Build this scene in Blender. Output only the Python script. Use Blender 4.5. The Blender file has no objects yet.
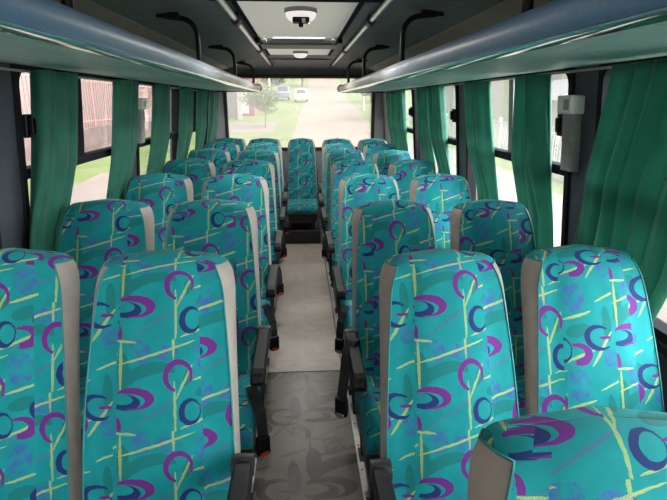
import bpy, math, random
from mathutils import Vector, Matrix
R = math.radians
random.seed(7)
scn = bpy.context.scene
COL = scn.collection
ORD = ['first', 'second', 'third', 'fourth', 'fifth', 'sixth', 'seventh', 'eighth']

# ------------------------------------------------------------------ nodes
def new_mat(name):
    m = bpy.data.materials.new(name)
    m.use_nodes = True
    nt = m.node_tree
    for n in list(nt.nodes):
        nt.nodes.remove(n)
    return m, nt

def out_of(nt, shader):
    o = nt.nodes.new('ShaderNodeOutputMaterial')
    nt.links.new(shader, o.inputs['Surface'])
    return o

def setin(nt, sock, val):
    if isinstance(val, bpy.types.NodeSocket):
        nt.links.new(val, sock)
    elif isinstance(val, (tuple, list)) and len(val) == 3 and sock.type == 'RGBA':
        sock.default_value = (*val, 1)
    else:
        sock.default_value = val

def math_(nt, op, a, b=None):
    n = nt.nodes.new('ShaderNodeMath'); n.operation = op
    setin(nt, n.inputs[0], a)
    if b is not None:
        setin(nt, n.inputs[1], b)
    return n.outputs[0]

def mixc(nt, fac, a, b):
    n = nt.nodes.new('ShaderNodeMix'); n.data_type = 'RGBA'
    setin(nt, n.inputs[0], fac); setin(nt, n.inputs[6], a); setin(nt, n.inputs[7], b)
    return n.outputs[2]

def noise(nt, vec, scale, detail=2.0, rough=0.5):
    n = nt.nodes.new('ShaderNodeTexNoise')
    n.inputs['Scale'].default_value = scale
    n.inputs['Detail'].default_value = detail
    n.inputs['Roughness'].default_value = rough
    if vec is not None:
        nt.links.new(vec, n.inputs['Vector'])
    return n

def ramp(nt, fac, lo, hi):
    n = nt.nodes.new('ShaderNodeMapRange')
    setin(nt, n.inputs[0], fac)
    n.inputs[1].default_value = lo; n.inputs[2].default_value = hi
    return n.outputs[0]

def coords(nt, kind='Object'):
    return nt.nodes.new('ShaderNodeTexCoord').outputs[kind]

def principled(nt, base, rough=0.5, metal=0.0, spec=0.5, bump=None, bstr=0.2, bdist=0.002, **kw):
    p = nt.nodes.new('ShaderNodeBsdfPrincipled')
    setin(nt, p.inputs['Base Color'], base)
    setin(nt, p.inputs['Roughness'], rough)
    p.inputs['Metallic'].default_value = metal
    p.inputs['Specular IOR Level'].default_value = spec
    for k, v in kw.items():
        setin(nt, p.inputs[k.replace('_', ' ')], v)
    if bump is not None:
        b = nt.nodes.new('ShaderNodeBump')
        b.inputs['Strength'].default_value = bstr
        b.inputs['Distance'].default_value = bdist
        nt.links.new(bump, b.inputs['Height'])
        nt.links.new(b.outputs[0], p.inputs['Normal'])
    return p.outputs[0]

def simple(name, c, rough=0.5, metal=0.0, spec=0.5, var=0.12, scale=8.0, bump=0.0, bscale=300.0):
    """base colour broken up by two noises, a little bump"""
    m, nt = new_mat(name)
    co = coords(nt)
    n = noise(nt, co, scale, 4.0)
    dark = tuple(x * (1 - var) for x in c); light = tuple(min(1, x * (1 + var)) for x in c)
    col = mixc(nt, ramp(nt, n.outputs[0], .3, .7), dark, light)
    bp = noise(nt, co, bscale, 2.0).outputs[0] if bump else None
    out_of(nt, principled(nt, col, rough, metal, spec, bp, bump))
    return m

# ------------------------------------------------------------------ upholstery pattern
TW, TH = .36, .24
def pattern_colour(nt, vec, base, fade=None, pal=None, size=1.0):
    K = .00079 * size
    P_ = dict(leaf=(.006, .150, .145), lav=(.045, .085, .33), thin=(.10, .06, .25), yel=(.42, .50, .13), navy=(.012, .028, .125), pur=(.12, .022, .19))
    if pal: P_ = {k: pal for k in P_}
    def U(x): return (x - 160) * K
    def V(y): return (365 - y) * K
    wn = noise(nt, vec, 70 / size, 2)
    d = nt.nodes.new('ShaderNodeVectorMath'); d.operation = 'MULTIPLY_ADD'
    nt.links.new(wn.outputs['Color'], d.inputs[0])
    d.inputs[1].default_value = (.0045, .0045, 0)
    nt.links.new(vec, d.inputs[2])
    w = nt.nodes.new('ShaderNodeVectorMath'); w.operation = 'WRAP'
    nt.links.new(d.outputs[0], w.inputs[0])
    w.inputs[1].default_value = (TW * size, TH * size, 1); w.inputs[2].default_value = (0, 0, -1)
    P = w.outputs[0]
    def ins(x, y, a, b, rot=0):
        mp = nt.nodes.new('ShaderNodeMapping'); mp.vector_type = 'TEXTURE'
        nt.links.new(P, mp.inputs[0])
        mp.inputs[1].default_value = (U(x), V(y), 0)
        mp.inputs[2].default_value = (0, 0, R(rot))
        mp.inputs[3].default_value = (a * K, b * K, 1)
        l = nt.nodes.new('ShaderNodeVectorMath'); l.operation = 'LENGTH'
        nt.links.new(mp.outputs[0], l.inputs[0])
        return math_(nt, 'LESS_THAN', l.outputs['Value'], 1.0)
    def OR(*a):
        r = a[0]
        for b in a[1:]: r = math_(nt, 'MAXIMUM', r, b)
        return r
    def SUB(a, *bs):
        for b in bs: a = math_(nt, 'MULTIPLY', a, math_(nt, 'SUBTRACT', 1.0, b))
        return a
    grain = noise(nt, vec, 800, 1).outputs[0]
    spk = noise(nt, vec, 330, 2, .7).outputs[0]; pat = noise(nt, vec, 38, 2).outputs[0]
    sp_hi = math_(nt, 'GREATER_THAN', math_(nt, 'ADD', math_(nt, 'MULTIPLY', spk, .6), math_(nt, 'MULTIPLY', pat, .4)), .505)
    sp_lo = math_(nt, 'GREATER_THAN', grain, .46)
    lav = OR(ins(238, 95, 34, 50, 10), ins(325, 105, 40, 26), ins(462, 120, 42, 56), ins(590, 330, 30, 30))
    thin = OR(ins(225, 345, 160, 3.2, 33), ins(480, 330, 130, 3.2, 33), ins(300, 300, 90, 3, 30))
    leaf = OR(SUB(ins(262, 190, 98, 50, 18), ins(285, 232, 110, 56, 16)), ins(470, 236, 48, 22, 14),
              ins(398, 190, 14, 32, -20), ins(585, 215, 17, 62, 4), ins(180, 165, 22, 60))
    yel = OR(ins(290, 108, 138, 4.5, 16), ins(356, 290, 4.5, 92, 1), ins(350, 84, 4.5, 46, 1), ins(386, 205, 64, 4.5, 64),
             ins(172, 150, 5.5, 82, 0), ins(190, 68, 38, 4.5, -3), ins(470, 186, 58, 5, 15), ins(455, 330, 88, 5, 20),
             ins(560, 300, 74, 5.5, 55), ins(590, 120, 50, 4, 22))
    pur = OR(SUB(ins(365, 182, 50, 54), ins(370, 188, 36, 41), ins(392, 238, 36, 34)),
             SUB(ins(218, 255, 70, 37), ins(194, 263, 62, 25), ins(150, 300, 45, 36)),
             SUB(ins(470, 318, 50, 39), ins(444, 314, 46, 22), ins(425, 345, 30, 30)),
             ins(575, 262, 24, 6, 0), ins(160, 350, 16, 34))
    navy = OR(SUB(ins(188, 267, 52, 27), ins(172, 258, 44, 18)),
              SUB(ins(405, 305, 37, 45), ins(413, 303, 25, 32)),
              SUB(ins(548, 262, 56, 44, -12), ins(560, 262, 46, 32, -12), ins(600, 258, 26, 36)))
    tn = noise(nt, vec, 14, 3).outputs[0]
    c = mixc(nt, ramp(nt, tn, .3, .7), tuple(x * .86 for x in base), tuple(x * 1.1 for x in base))
    c = mixc(nt, math_(nt, 'MULTIPLY', leaf, .85), c, P_['leaf'])
    c = mixc(nt, math_(nt, 'MULTIPLY', math_(nt, 'MULTIPLY', lav, sp_hi), .8), c, P_['lav'])
    c = mixc(nt, math_(nt, 'MULTIPLY', math_(nt, 'MULTIPLY', thin, sp_lo), .7), c, P_['thin'])
    c = mixc(nt, math_(nt, 'MULTIPLY', math_(nt, 'MULTIPLY', yel, sp_lo), .9), c, P_['yel'])
    c = mixc(nt, navy, c, P_['navy'])
    c = mixc(nt, pur, c, P_['pur'])
    if fade:
        c = mixc(nt, fade[0], c, fade[1])
    return c

def fabric_mat(name, base, fade=None, rough=.85, use_obj=True, sheen=.25):
    m, nt = new_mat(name)
    uv = coords(nt, 'UV')
    if use_obj:
        oi = nt.nodes.new('ShaderNodeObjectInfo')
        a = nt.nodes.new('ShaderNodeVectorMath'); a.operation = 'ADD'
        nt.links.new(uv, a.inputs[0]); nt.links.new(oi.outputs['Color'], a.inputs[1])
        uv = a.outputs[0]
    c = pattern_colour(nt, uv, base, fade)
    b = noise(nt, uv, 1200, 1).outputs[0]
    out_of(nt, principled(nt, c, rough, 0, .25, b, .25, .001, Sheen_Weight=sheen, Sheen_Roughness=.5))
    return m

M = {}
M['fabric'] = fabric_mat('teal swirl upholstery', (.004, .235, .248), sheen=.03)
M['lining'] = fabric_mat('faded rack lining', (.07, .42, .37), (.66, (.66, .86, .79)), .5, False, 0)
M['piping'] = simple('teal piping', (.02, .20, .20), .7)
M['vinyl'] = simple('grey vinyl', (.30, .27, .24), .5, spec=.4, var=.10, scale=20, bump=.15, bscale=500)
M['black'] = simple('black plastic', (.008, .008, .0085), .42, spec=.3, var=.3)
M['blackmetal'] = simple('black painted steel', (.014, .014, .015), .4, var=.3)
M['belt'] = simple('black webbing', (.012, .012, .013), .8, var=.3, bump=.4, bscale=900)
M['redbutton'] = simple('red button', (.5, .06, .02), .4)
M['steel'] = simple('brushed steel', (.62, .62, .60), .28, .9, var=.08, scale=30)
M['alu'] = simple('aluminium strip', (.62, .60, .56), .38, .3, var=.12, scale=30)
M['dark'] = simple('dark base panel', (.012, .011, .011), .6, var=.3)
M['lip'] = simple('slate blue rack plastic', (.14, .25, .40), .48, spec=.6, var=.06, scale=3)
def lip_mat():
    m, nt = new_mat('slate blue rack plastic, cream towards the back')
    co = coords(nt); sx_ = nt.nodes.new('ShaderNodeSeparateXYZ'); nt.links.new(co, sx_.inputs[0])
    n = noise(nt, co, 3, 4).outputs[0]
    f_ = ramp(nt, math_(nt, 'ADD', sx_.outputs['Y'], math_(nt, 'MULTIPLY', n, .8)), 1.4, 4.4)  # base colour runs blue to cream towards the back, painting in a likely reflection
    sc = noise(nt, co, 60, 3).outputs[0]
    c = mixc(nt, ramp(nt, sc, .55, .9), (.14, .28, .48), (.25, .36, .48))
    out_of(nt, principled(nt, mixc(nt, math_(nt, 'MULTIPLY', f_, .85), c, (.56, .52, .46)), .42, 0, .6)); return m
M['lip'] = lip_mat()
M['trim'] = simple('polished edge strip', (.80, .82, .80), .12, 1.0, var=.05)
M['ceil'] = simple('dark grey headliner', (.19, .205, .205), .6, var=.12, bump=.2, bscale=200)
M['ceilc'] = simple('light grey ceiling panel', (.86, .84, .79), .5, var=.04, scale=3)
def panel_mat():
    m, nt = new_mat('ceiling panel with added translucency')
    n = noise(nt, coords(nt), 3, 3).outputs[0]
    p = principled(nt, mixc(nt, n, (.84, .80, .74), (.90, .87, .81)), .5, 0, .3)
    t = nt.nodes.new('ShaderNodeBsdfTranslucent'); t.inputs[0].default_value = (.80, .68, .55, 1)
    mx = nt.nodes.new('ShaderNodeMixShader'); mx.inputs[0].default_value = .042  # slight translucency added to a plain panel to brighten ceiling and aisle
    nt.links.new(p, mx.inputs[1]); nt.links.new(t.outputs[0], mx.inputs[2])
    out_of(nt, mx.outputs[0]); return m
M['ceilc'] = panel_mat()
M['brown'] = simple('brown grey side panel', (.36, .305, .26), .5, var=.15, scale=4)
M['frame'] = simple('charcoal window frame', (.018, .020, .023), .85, spec=.06, var=.15)
M['wall'] = simple('grey wall panel', (.19, .19, .19), .55, var=.1)
M['pillar'] = simple('slate grey pillar cover', (.06, .068, .085), .5, spec=.3, var=.12)
M['lightpillar'] = simple('pale grey corner panel', (.40, .40, .41), .5, var=.06)
M['white'] = simple('white plastic', (.86, .85, .82), .4, var=.05)
M['greyp'] = simple('grey plastic', (.33, .33, .32), .45, var=.08)
M['rubber'] = simple('black rubber seal', (.015, .015, .015), .6)

def curtain_mat():
    m, nt = new_mat('green curtain cloth')
    co = coords(nt)
    n = noise(nt, co, 9, 4).outputs[0]
    c = mixc(nt, ramp(nt, n, .3, .7), (.013, .125, .082), (.027, .20, .132))
    b = noise(nt, co, 700, 1).outputs[0]
    p = principled(nt, c, .6, 0, .35, b, .2, .001, Sheen_Weight=.2)
    t = nt.nodes.new('ShaderNodeBsdfTranslucent'); nt.links.new(mixc(nt, .35, c, (.25, .6, .5)), t.inputs[0])
    mx = nt.nodes.new('ShaderNodeMixShader'); mx.inputs[0].default_value = .33
    nt.links.new(p, mx.inputs[1]); nt.links.new(t.outputs[0], mx.inputs[2])
    out_of(nt, mx.outputs[0]); return m
M['curtain'] = curtain_mat()

def glass_mat(name, tint, dust, dustcol=(.8, .78, .74), gloss=.06):
    m, nt = new_mat(name)
    tr = nt.nodes.new('ShaderNodeBsdfTransparent'); tr.inputs[0].default_value = (*tint, 1)
    co = coords(nt)
    n = noise(nt, co, 2.5, 6, .6).outputs[0]
    fac = math_(nt, 'MULTIPLY', ramp(nt, n, -.6, 1.0), dust)
    tl = nt.nodes.new('ShaderNodeBsdfTranslucent'); tl.inputs[0].default_value = (*dustcol, 1)
    mx = nt.nodes.new('ShaderNodeMixShader')
    nt.links.new(fac, mx.inputs[0]); nt.links.new(tr.outputs[0], mx.inputs[1]); nt.links.new(tl.outputs[0], mx.inputs[2])
    gl = nt.nodes.new('ShaderNodeBsdfGlossy'); gl.inputs['Roughness'].default_value = .03
    gl.inputs[0].default_value = (1, 1, 1, 1)
    lw = nt.nodes.new('ShaderNodeLayerWeight'); lw.inputs[0].default_value = .2
    g = math_(nt, 'MULTIPLY', lw.outputs['Fresnel'], gloss * 5)
    m2 = nt.nodes.new('ShaderNodeMixShader')
    nt.links.new(g, m2.inputs[0]); nt.links.new(mx.outputs[0], m2.inputs[1]); nt.links.new(gl.outputs[0], m2.inputs[2])
    out_of(nt, m2.outputs[0]); return m
M['glass'] = glass_mat('side glass', (.70, .71, .71), .07)
M['rearglass'] = glass_mat('dusty rear glass', (.54, .53, .51), .24)
M['frontglass'] = glass_mat('windscreen glass', (.46, .47, .47), .02)

def floor_mat(name, k, pat):
    m, nt = new_mat(name)
    co = coords(nt)
    big = noise(nt, co, 2.2, 4, .6).outputs[0]
    # faded loops and lines printed on the vinyl, mostly worn away on the far runner
    base = mixc(nt, ramp(nt, big, .3, .7), tuple(x * k for x in (.25, .215, .185)), tuple(x * k for x in (.34, .295, .26)))
    wear = ramp(nt, noise(nt, co, 5, 3).outputs[0], .1, .5)
    pc = pattern_colour(nt, co, (1, 1, 1), None, (.13, .125, .12), 2.1)
    pm = nt.nodes.new('ShaderNodeMix'); pm.data_type = 'RGBA'; pm.blend_type = 'MULTIPLY'
    nt.links.new(math_(nt, 'MULTIPLY', wear, pat), pm.inputs[0]); nt.links.new(base, pm.inputs[6]); nt.links.new(pc, pm.inputs[7])
    c = pm.outputs[2]
    grit = noise(nt, co, 160, 3).outputs[0]
    c = mixc(nt, math_(nt, 'MULTIPLY', ramp(nt, grit, .55, .75), .3), c, (.30, .28, .25))
    rg = math_(nt, 'ADD', math_(nt, 'MULTIPLY', big, .25), .22)
    out_of(nt, principled(nt, c, rg, 0, .5, grit, .08, .001)); return m
M['floor'] = floor_mat('worn patterned vinyl floor', .48, .95)
M['runner'] = floor_mat('pale scuffed vinyl runner', 1.55, .14)

# ------------------------------------------------------------------ mesh helpers
class MB:
    def __init__(s): s.v = []; s.f = []; s.mi = []; s.uv = {}; s.flat = set()
    def add(s, vs, fs, mi=0):
        o = len(s.v); s.v += [tuple(x) for x in vs]
        for f in fs:
            s.f.append(tuple(i + o for i in f)); s.mi.append(mi)
        return s
    def box(s, x0, x1, y0, y1, z0, z1, mi=0):
        vs = [(x, y, z) for z in (z0, z1) for y in (y0, y1) for x in (x0, x1)]
        return s.add(vs, [(0, 2, 3, 1), (4, 5, 7, 6), (0, 1, 5, 4), (2, 6, 7, 3), (0, 4, 6, 2), (1, 3, 7, 5)], mi)
    def rings(s, rs, closed=True, caps=True, mi=0):
        n = len(rs[0]); vs = [p for r in rs for p in r]; fs = []
        for i in range(len(rs) - 1):
            for j in range(n if closed else n - 1):
                k = (j + 1) % n
                fs.append((i * n + j, i * n + k, (i + 1) * n + k, (i + 1) * n + j))
        if caps:
            fs.append(tuple(reversed(range(n)))); b = (len(rs) - 1) * n
            fs.append(tuple(b + j for j in range(n)))
        return s.add(vs, fs, mi)
    def tube(s, path, r, n=10, mi=0, flat=1.0):
        P = [Vector(p) for p in path]; rs = []
        up = None
        for i, p in enumerate(P):
            t = (P[min(i + 1, len(P) - 1)] - P[max(i - 1, 0)]).normalized()
            if up is None:
                up = Vector((0, 0, 1)) if abs(t.z) < .9 else Vector((0, 1, 0))
            a = t.cross(up)
            if a.length < 1e-4: a = t.cross(Vector((1, 0, 0)))
            a.normalize(); b = a.cross(t).normalized(); up = b
            rr = r[i] if isinstance(r, (list, tuple)) else r
            rs.append([p + a * (rr * math.cos(2 * math.pi * k / n)) + b * (rr * flat * math.sin(2 * math.pi * k / n)) for k in range(n)])
        return s.rings(rs, mi=mi)
    def lathe(s, prof, c=(0, 0, 0), n=24, mi=0, axis='z', caps=True):
        rs = []
        for r, h in prof:
            ring = []
            for k in range(n):
                a = 2 * math.pi * k / n; x, y = r * math.cos(a), r * math.sin(a)
                p = (x, y, h) if axis == 'z' else ((h, x, y) if axis == 'x' else (y, h, x))
                ring.append((p[0] + c[0], p[1] + c[1], p[2] + c[2]))
            rs.append(ring)
        return s.rings(rs, caps=caps, mi=mi)
    def prism_y(s, prof, y0, y1, mi=0):
        """closed (x,z) outline run along y"""
        return s.rings([[(x, y0, z) for x, z in prof], [(x, y1, z) for x, z in prof]], mi=mi)
    def prism_x(s, prof, x0, x1, mi=0):
        return s.rings([[(x0, y, z) for y, z in prof], [(x1, y, z) for y, z in prof]], mi=mi)
    def grid(s, fn, nu, nv, mi=0):
        vs = [fn(i / nu, j / nv) for j in range(nv + 1) for i in range(nu + 1)]
        fs = [(j * (nu + 1) + i, j * (nu + 1) + i + 1, (j + 1) * (nu + 1) + i + 1, (j + 1) * (nu + 1) + i) for j in range(nv) for i in range(nu)]
        return s.add(vs, fs, mi)
    def build(s, name, mats, parent=None, smooth=None, bevel=0.0, seg=2, solid=0.0, uvfn=None, xf=None, loc=None):
        vs = s.v if xf is None else [xf(*p) for p in s.v]
        me = bpy.data.meshes.new(name); me.from_pydata(vs, [], s.f); me.update()
        import bmesh
        bm = bmesh.new(); bm.from_mesh(me); bmesh.ops.recalc_face_normals(bm, faces=bm.faces); bm.to_mesh(me); bm.free()
        if not isinstance(mats, (list, tuple)): mats = [mats]
        for m in mats: me.materials.append(m)
        if len(mats) > 1:
            for p, i in zip(me.polygons, s.mi): p.material_index = i
        if uvfn:
            ul = me.uv_layers.new(name='UVMap')
            for p in me.polygons:
                for li in p.loop_indices:
                    ul.data[li].uv = uvfn(me.vertices[me.loops[li].vertex_index].co, p.center, p.normal)
        if smooth is not None:
            try: me.shade_smooth() if smooth >= 180 else me.shade_smooth()
            except Exception: pass
            if smooth < 180: me.set_sharp_from_angle(angle=R(smooth))
        o = bpy.data.objects.new(name, me); COL.objects.link(o)
        if loc: o.location = loc
        if parent: o.parent = parent
        if bevel:
            b = o.modifiers.new('edge', 'BEVEL'); b.width = bevel; b.segments = seg; b.limit_method = 'ANGLE'; b.angle_limit = R(40)
        if solid:
            d = o.modifiers.new('cloth', 'SOLIDIFY'); d.thickness = solid; d.offset = 0
        return o

def empty(name, loc=(0, 0, 0), rz=0):
    o = bpy.data.objects.new(name, None); COL.objects.link(o)
    o.location = loc; o.rotation_euler = (0, 0, rz); o.empty_display_size = .1
    return o
def tag(o, label, cat, group=None):
    o['label'] = label; o['category'] = cat
    if group: o['group'] = group
    return o
def struct(o):
    o['kind'] = 'structure'; return o
KIDS = {}
def copy_tree(o, parent=None):
    c = o.copy(); COL.objects.link(c)
    if parent: c.parent = parent
    for ch in list(o.children): copy_tree(ch, c)
    return c

# ------------------------------------------------------------------ camera (26 mm equivalent, facing the back of the bus)
CAMZ = 1.52
F, VX, VY = 500., 300., 102.
th = math.atan((250 - VY) / F); yaw = math.atan((333.5 - VX) / (F / math.cos(th)))
fw = Vector((math.sin(yaw) * math.cos(th), math.cos(yaw) * math.cos(th), -math.sin(th)))
rt = Vector((math.cos(yaw), -math.sin(yaw), 0)); up = rt.cross(fw)
cd = bpy.data.cameras.new('camera'); cam = bpy.data.objects.new('camera', cd); COL.objects.link(cam)
cam.matrix_world = Matrix(((rt.x, up.x, -fw.x, 0), (rt.y, up.y, -fw.y, 0), (rt.z, up.z, -fw.z, CAMZ), (0, 0, 0, 1)))
cd.sensor_width = 36; cd.lens = F / 667 * 36; cd.clip_start = .02; cd.clip_end = 600
scn.camera = cam

# ------------------------------------------------------------------ bus shell
YF, YB = -2.3, 6.62           # front and rear end walls
LEAN = .085                   # side walls lean in towards the roof
def XW(z): return 1.06 + (1.65 - z) * LEAN
SILL, WTOP, BAR = .80, 1.655, 1.25
PIL = [(-2.3, -2.1), (-.62, -.48), (.42, .56), (1.80, 1.975), (3.28, 3.47), (4.66, 4.86), (6.16, 6.62)]

fl = MB(); fl.box(-1.2, 1.2, YF, YB, -.06, 0)
struct(fl.build('floor', M['floor']))
sv = MB(); sv.box(-.215, .215, 2.62, 5.36, .0005, .004)
o = sv.build('floor_runner', M['runner'], bevel=.001)
tag(o, 'worn beige vinyl runner down the far part of the aisle', 'floor runner')

def pil(sg): return PIL if sg > 0 else [(p if p[0] != 1.80 else (1.84, 2.025)) for p in PIL]
for side, sg in (('left', -1), ('right', 1)):
    w = MB()
    def shear(x, y, z, sg=sg): return (sg * (x + XW(z)), y, z)
    w.box(0, .07, YF, YB, 0, SILL)
    w.box(0, .07, YF, YB, WTOP, 2.02)
    for a, b in pil(sg): w.box(0, .07, a, b, SILL, WTOP)
    struct(w.build('wall_' + side, M['pillar'], xf=shear))
    # pale rear corner cover
    c = MB(); c.box(-.012, .0, 6.2, 6.6, SILL + .02, 1.64)
    struct(c.build('trim_%d' % (1 if sg < 0 else 2), M['lightpillar'], xf=shear, bevel=.004))
    # sill ledge
    c = MB(); c.box(-.03, .0, YF + .05, 6.16, SILL - .03, SILL)
    struct(c.build('trim_%d' % (3 if sg < 0 else 4), M['frame'], xf=shear, bevel=.004))

rw = MB()
rw.box(-1.2, 1.2, YB, YB + .08, 0, .92); rw.box(-1.2, 1.2, YB, YB + .08, 1.835, 2.1)
rw.box(-1.2, -.95, YB, YB + .08, .92, 1.835); rw.box(.95, 1.2, YB, YB + .08, .92, 1.835)
struct(rw.build('wall_rear', M['ceil']))
for i, sg in enumerate((-1, 1)):
    c = MB(); c.box(min(sg * .955, sg * 1.075), max(sg * .955, sg * 1.075), YB - .012, YB, .92, 1.64)
    struct(c.build('trim_%d' % (5 + i), M['lightpillar'], bevel=.004))
# header curving from roof to the rear window
hd = MB(); prof = [(5.95, 1.985)] + [(5.95 + .65 * math.sin(R(a)), 1.845 + .125 * math.cos(R(a)) ** .7) for a in range(0, 90, 10)] + [(6.62, 1.835), (6.62, 2.0)]
hd.prism_x(prof, -1.0, 1.0)
struct(hd.build('trim_7', M['ceil'], smooth=40))
c = MB(); c.box(-.97, .97, 6.565, 6.62, 1.815, 1.842)
struct(c.build('trim_8', M['rubber'], bevel=.006))

# rear window
def rrect(w, z0, z1, r, n=6):
    pts = []
    for cx, cz, a0 in ((w - r, z1 - r, 0), (-w + r, z1 - r, 90), (-w + r, z0 + r, 180), (w - r, z0 + r, 270)):
        for k in range(n + 1):
            a = R(a0 + 90 * k / n); pts.append((cx + r * math.cos(a), cz + r * math.sin(a)))
    return pts
rwn = struct(empty('window_rear', (0, YB, 0)))
f = MB(); o1, o2 = rrect(.955, .915, 1.84, .07), rrect(.915, .955, 1.805, .05)
n = len(o1)
f.rings([[(x, -.02, z) for x, z in o1], [(x, -.02, z) for x, z in o2], [(x, .05, z) for x, z in o2], [(x, .05, z) for x, z in o1]], closed=True, caps=False)
f.build('frame', M['rubber'], rwn, smooth=40)
g = MB(); g.add([(x, .03, z) for x, z in o2], [tuple(range(n))]); g.build('glass_pane', M['rearglass'], rwn)

# front wall and windscreen (behind the viewer)
fwl = MB()
fwl.box(-1.2, 1.2, YF - .08, YF, 0, .55); fwl.box(-1.2, 1.2, YF - .08, YF, 1.9, 2.1)
fwl.box(-1.2, -1.02, YF - .08, YF, .55, 1.9); fwl.box(1.02, 1.2, YF - .08, YF, .55, 1.9)
struct(fwl.build('wall_front', M['pillar']))
ws = struct(empty('window_front', (0, YF, 0)))
f = MB(); f.box(-1.03, 1.03, -.05, .01, .53, .57); f.box(-1.03, 1.03, -.05, .01, 1.88, 1.92)
f.build('frame', M['rubber'], ws)
g = MB(); g.add([(-1.02, -.03, .56), (1.02, -.03, .56), (1.02, -.03, 1.89), (-1.02, -.03, 1.89)], [(0, 1, 2, 3)]); g.build('glass_pane', M['frontglass'], ws)

# side windows: frame, meeting rail at the bar height, sliding divider above, latch
wn = 0
for side, sg in (('left', -1), ('right', 1)):
    for i in range(len(PIL) - 1):
        a, b = pil(sg)[i][1], pil(sg)[i + 1][0]; wn += 1
        root = struct(empty('window_%d' % wn, (0, (a + b) / 2, 0)))
        a -= (pil(sg)[i][1] + pil(sg)[i + 1][0]) / 2; b -= (pil(sg)[i][1] + pil(sg)[i + 1][0]) / 2
        def sh(x, y, z, sg=sg): return (sg * (x + XW(z)), y, z)
        f = MB(); t = .03
        f.box(-.012, .05, a, a + t, SILL, WTOP); f.box(-.012, .05, b - t, b, SILL, WTOP)
        f.box(-.012, .05, a + t, b - t, SILL, SILL + t); f.box(-.012, .05, a + t, b - t, WTOP - .016, WTOP)
        for ya, s2 in ((a + t, 1), (b - t, -1)):      # rounded upper corners
            q = [(ya, WTOP - .016)] + [(ya + s2 * .06 * (1 - math.sin(R(k))), WTOP - .016 - .06 * (1 - math.cos(R(k)))) for k in range(0, 91, 15)]
            f.prism_x(q, -.012, .05)
        f.build('frame', M['frame'], root, xf=sh)
        f = MB(); f.box(-.014, .045, a + t, b - t, BAR - .024, BAR + .016)
        f.build('meeting_rail', M['frame'], root, xf=sh, bevel=.003)
        m = .5 * (a + b) - .05
        f = MB(); f.box(.005, .045, m, m + .055, BAR + .016, WTOP - .016)
        f.build('sliding_divider', M['frame'] if sg < 0 else M['greyp'], root, xf=sh, bevel=.003)
        g = MB(); g.add([(.040, a + t, BAR), (.040, m + .02, BAR), (.040, m + .02, WTOP), (.040, a + t, WTOP)], [(0, 1, 2, 3)])
        g.build('glass_pane', M['glass'], root, xf=sh)
        g = MB(); g.add([(.046, m + .03, BAR), (.046, b - t, BAR), (.046, b - t, WTOP), (.046, m + .03, WTOP)], [(0, 1, 2, 3)])
        g.build('glass_pane', M['glass'], root, xf=sh)
        g = MB(); g.add([(.043, a + t, SILL + t), (.043, b - t, SILL + t), (.043, b - t, BAR), (.043, a + t, BAR)], [(0, 1, 2, 3)])
        g.build('glass_pane', M['glass'], root, xf=sh)
        l = MB(); yl = a + t + .012
        l.box(-.022, .0, yl, yl + .05, 1.385, 1.475)
        l.box(-.04, -.02, yl + .012, yl + .03, 1.40, 1.46)
        l.build('latch', M['black'], root, xf=sh, bevel=.005)

# ceiling
ce = struct(empty('ceiling', (0, 0, 0)))
c = MB()
for sg in (-1, 1):
    c.prism_y([(sg * .30, 1.985), (sg * .36, 1.975), (sg * .60, 1.955), (sg * .85, 1.92), (sg * .86, 1.98), (sg * .30, 2.03)], YF, YB)
c.box(-.31, .31, 5.35, YB, 1.985, 2.03)
c.build('side_panel', M['ceil'], ce, smooth=30)
c = MB()
for sg in (-1, 1):
    c.prism_y([(sg * .852, 1.918), (sg * .95, 1.88), (sg * 1.03, 1.79), (sg * 1.062, 1.66), (sg * 1.09, 1.66), (sg * 1.06, 1.9), (sg * .86, 1.97)], YF, YB)
c.build('cove_panel', M['brown'], ce, smooth=30)
for sg in (-1, 1):
    c = MB(); c.tube([(sg * .851, YF, 1.9175), (sg * .851, YB - .02, 1.9175)], .003, 6); c.build('seam_strip', M['greyp'], ce)
for a, b in ((YF, 2.44), (2.50, 3.93), (4.30, 5.36)):
    c = MB(); c.add([(-.285, a + .006, 1.972), (.285, a + .006, 1.972), (.285, b - .006, 1.972), (-.285, b - .006, 1.972)], [(0, 1, 2, 3)]); c.build('centre_panel', M['ceilc'], ce)
c = MB(); c.box(-.40, .40, 2.44, 2.50, 1.955, 1.99); c.build('cross_bar', M['frame'], ce, bevel=.005)
for sg in (-1, 1):
    c = MB(); c.box(min(sg * .287, sg * .315), max(sg * .287, sg * .315), YF, 5.4, 1.968, 1.99); c.build('edge_strip', M['frame'], ce, bevel=.004)

# console strip across the ceiling
t = tag(empty('ceiling_console', (0, 4.12, 1.985)), 'dark strip panel across the ceiling with a silver bar and two small spotlights', 'ceiling console')
c = MB(); c.box(-.285, .285, -.17, .15, -.062, -.001); c.build('panel', simple('dark olive panel', (.035, .032, .024), .45), t, bevel=.006)
c = MB(); c.box(-.19, .19, -.178, -.160, -.026, -.006); c.build('silver_bar', M['greyp'], t, bevel=.004)
for sg in (-1, 1):
    c = MB(); c.lathe([(.001, -.19), (.014, -.19), (.018, -.182), (.019, -.165)], (sg * .25, 0, -.04), 16, axis='y'); c.build('spotlight', M['greyp'], t, smooth=40)
    c = MB(); c.box(sg * .30 - .03, sg * .30 + .03, -.06, .06, -.04, .0); c.build('end_bracket', M['black'], t, bevel=.01)

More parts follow.
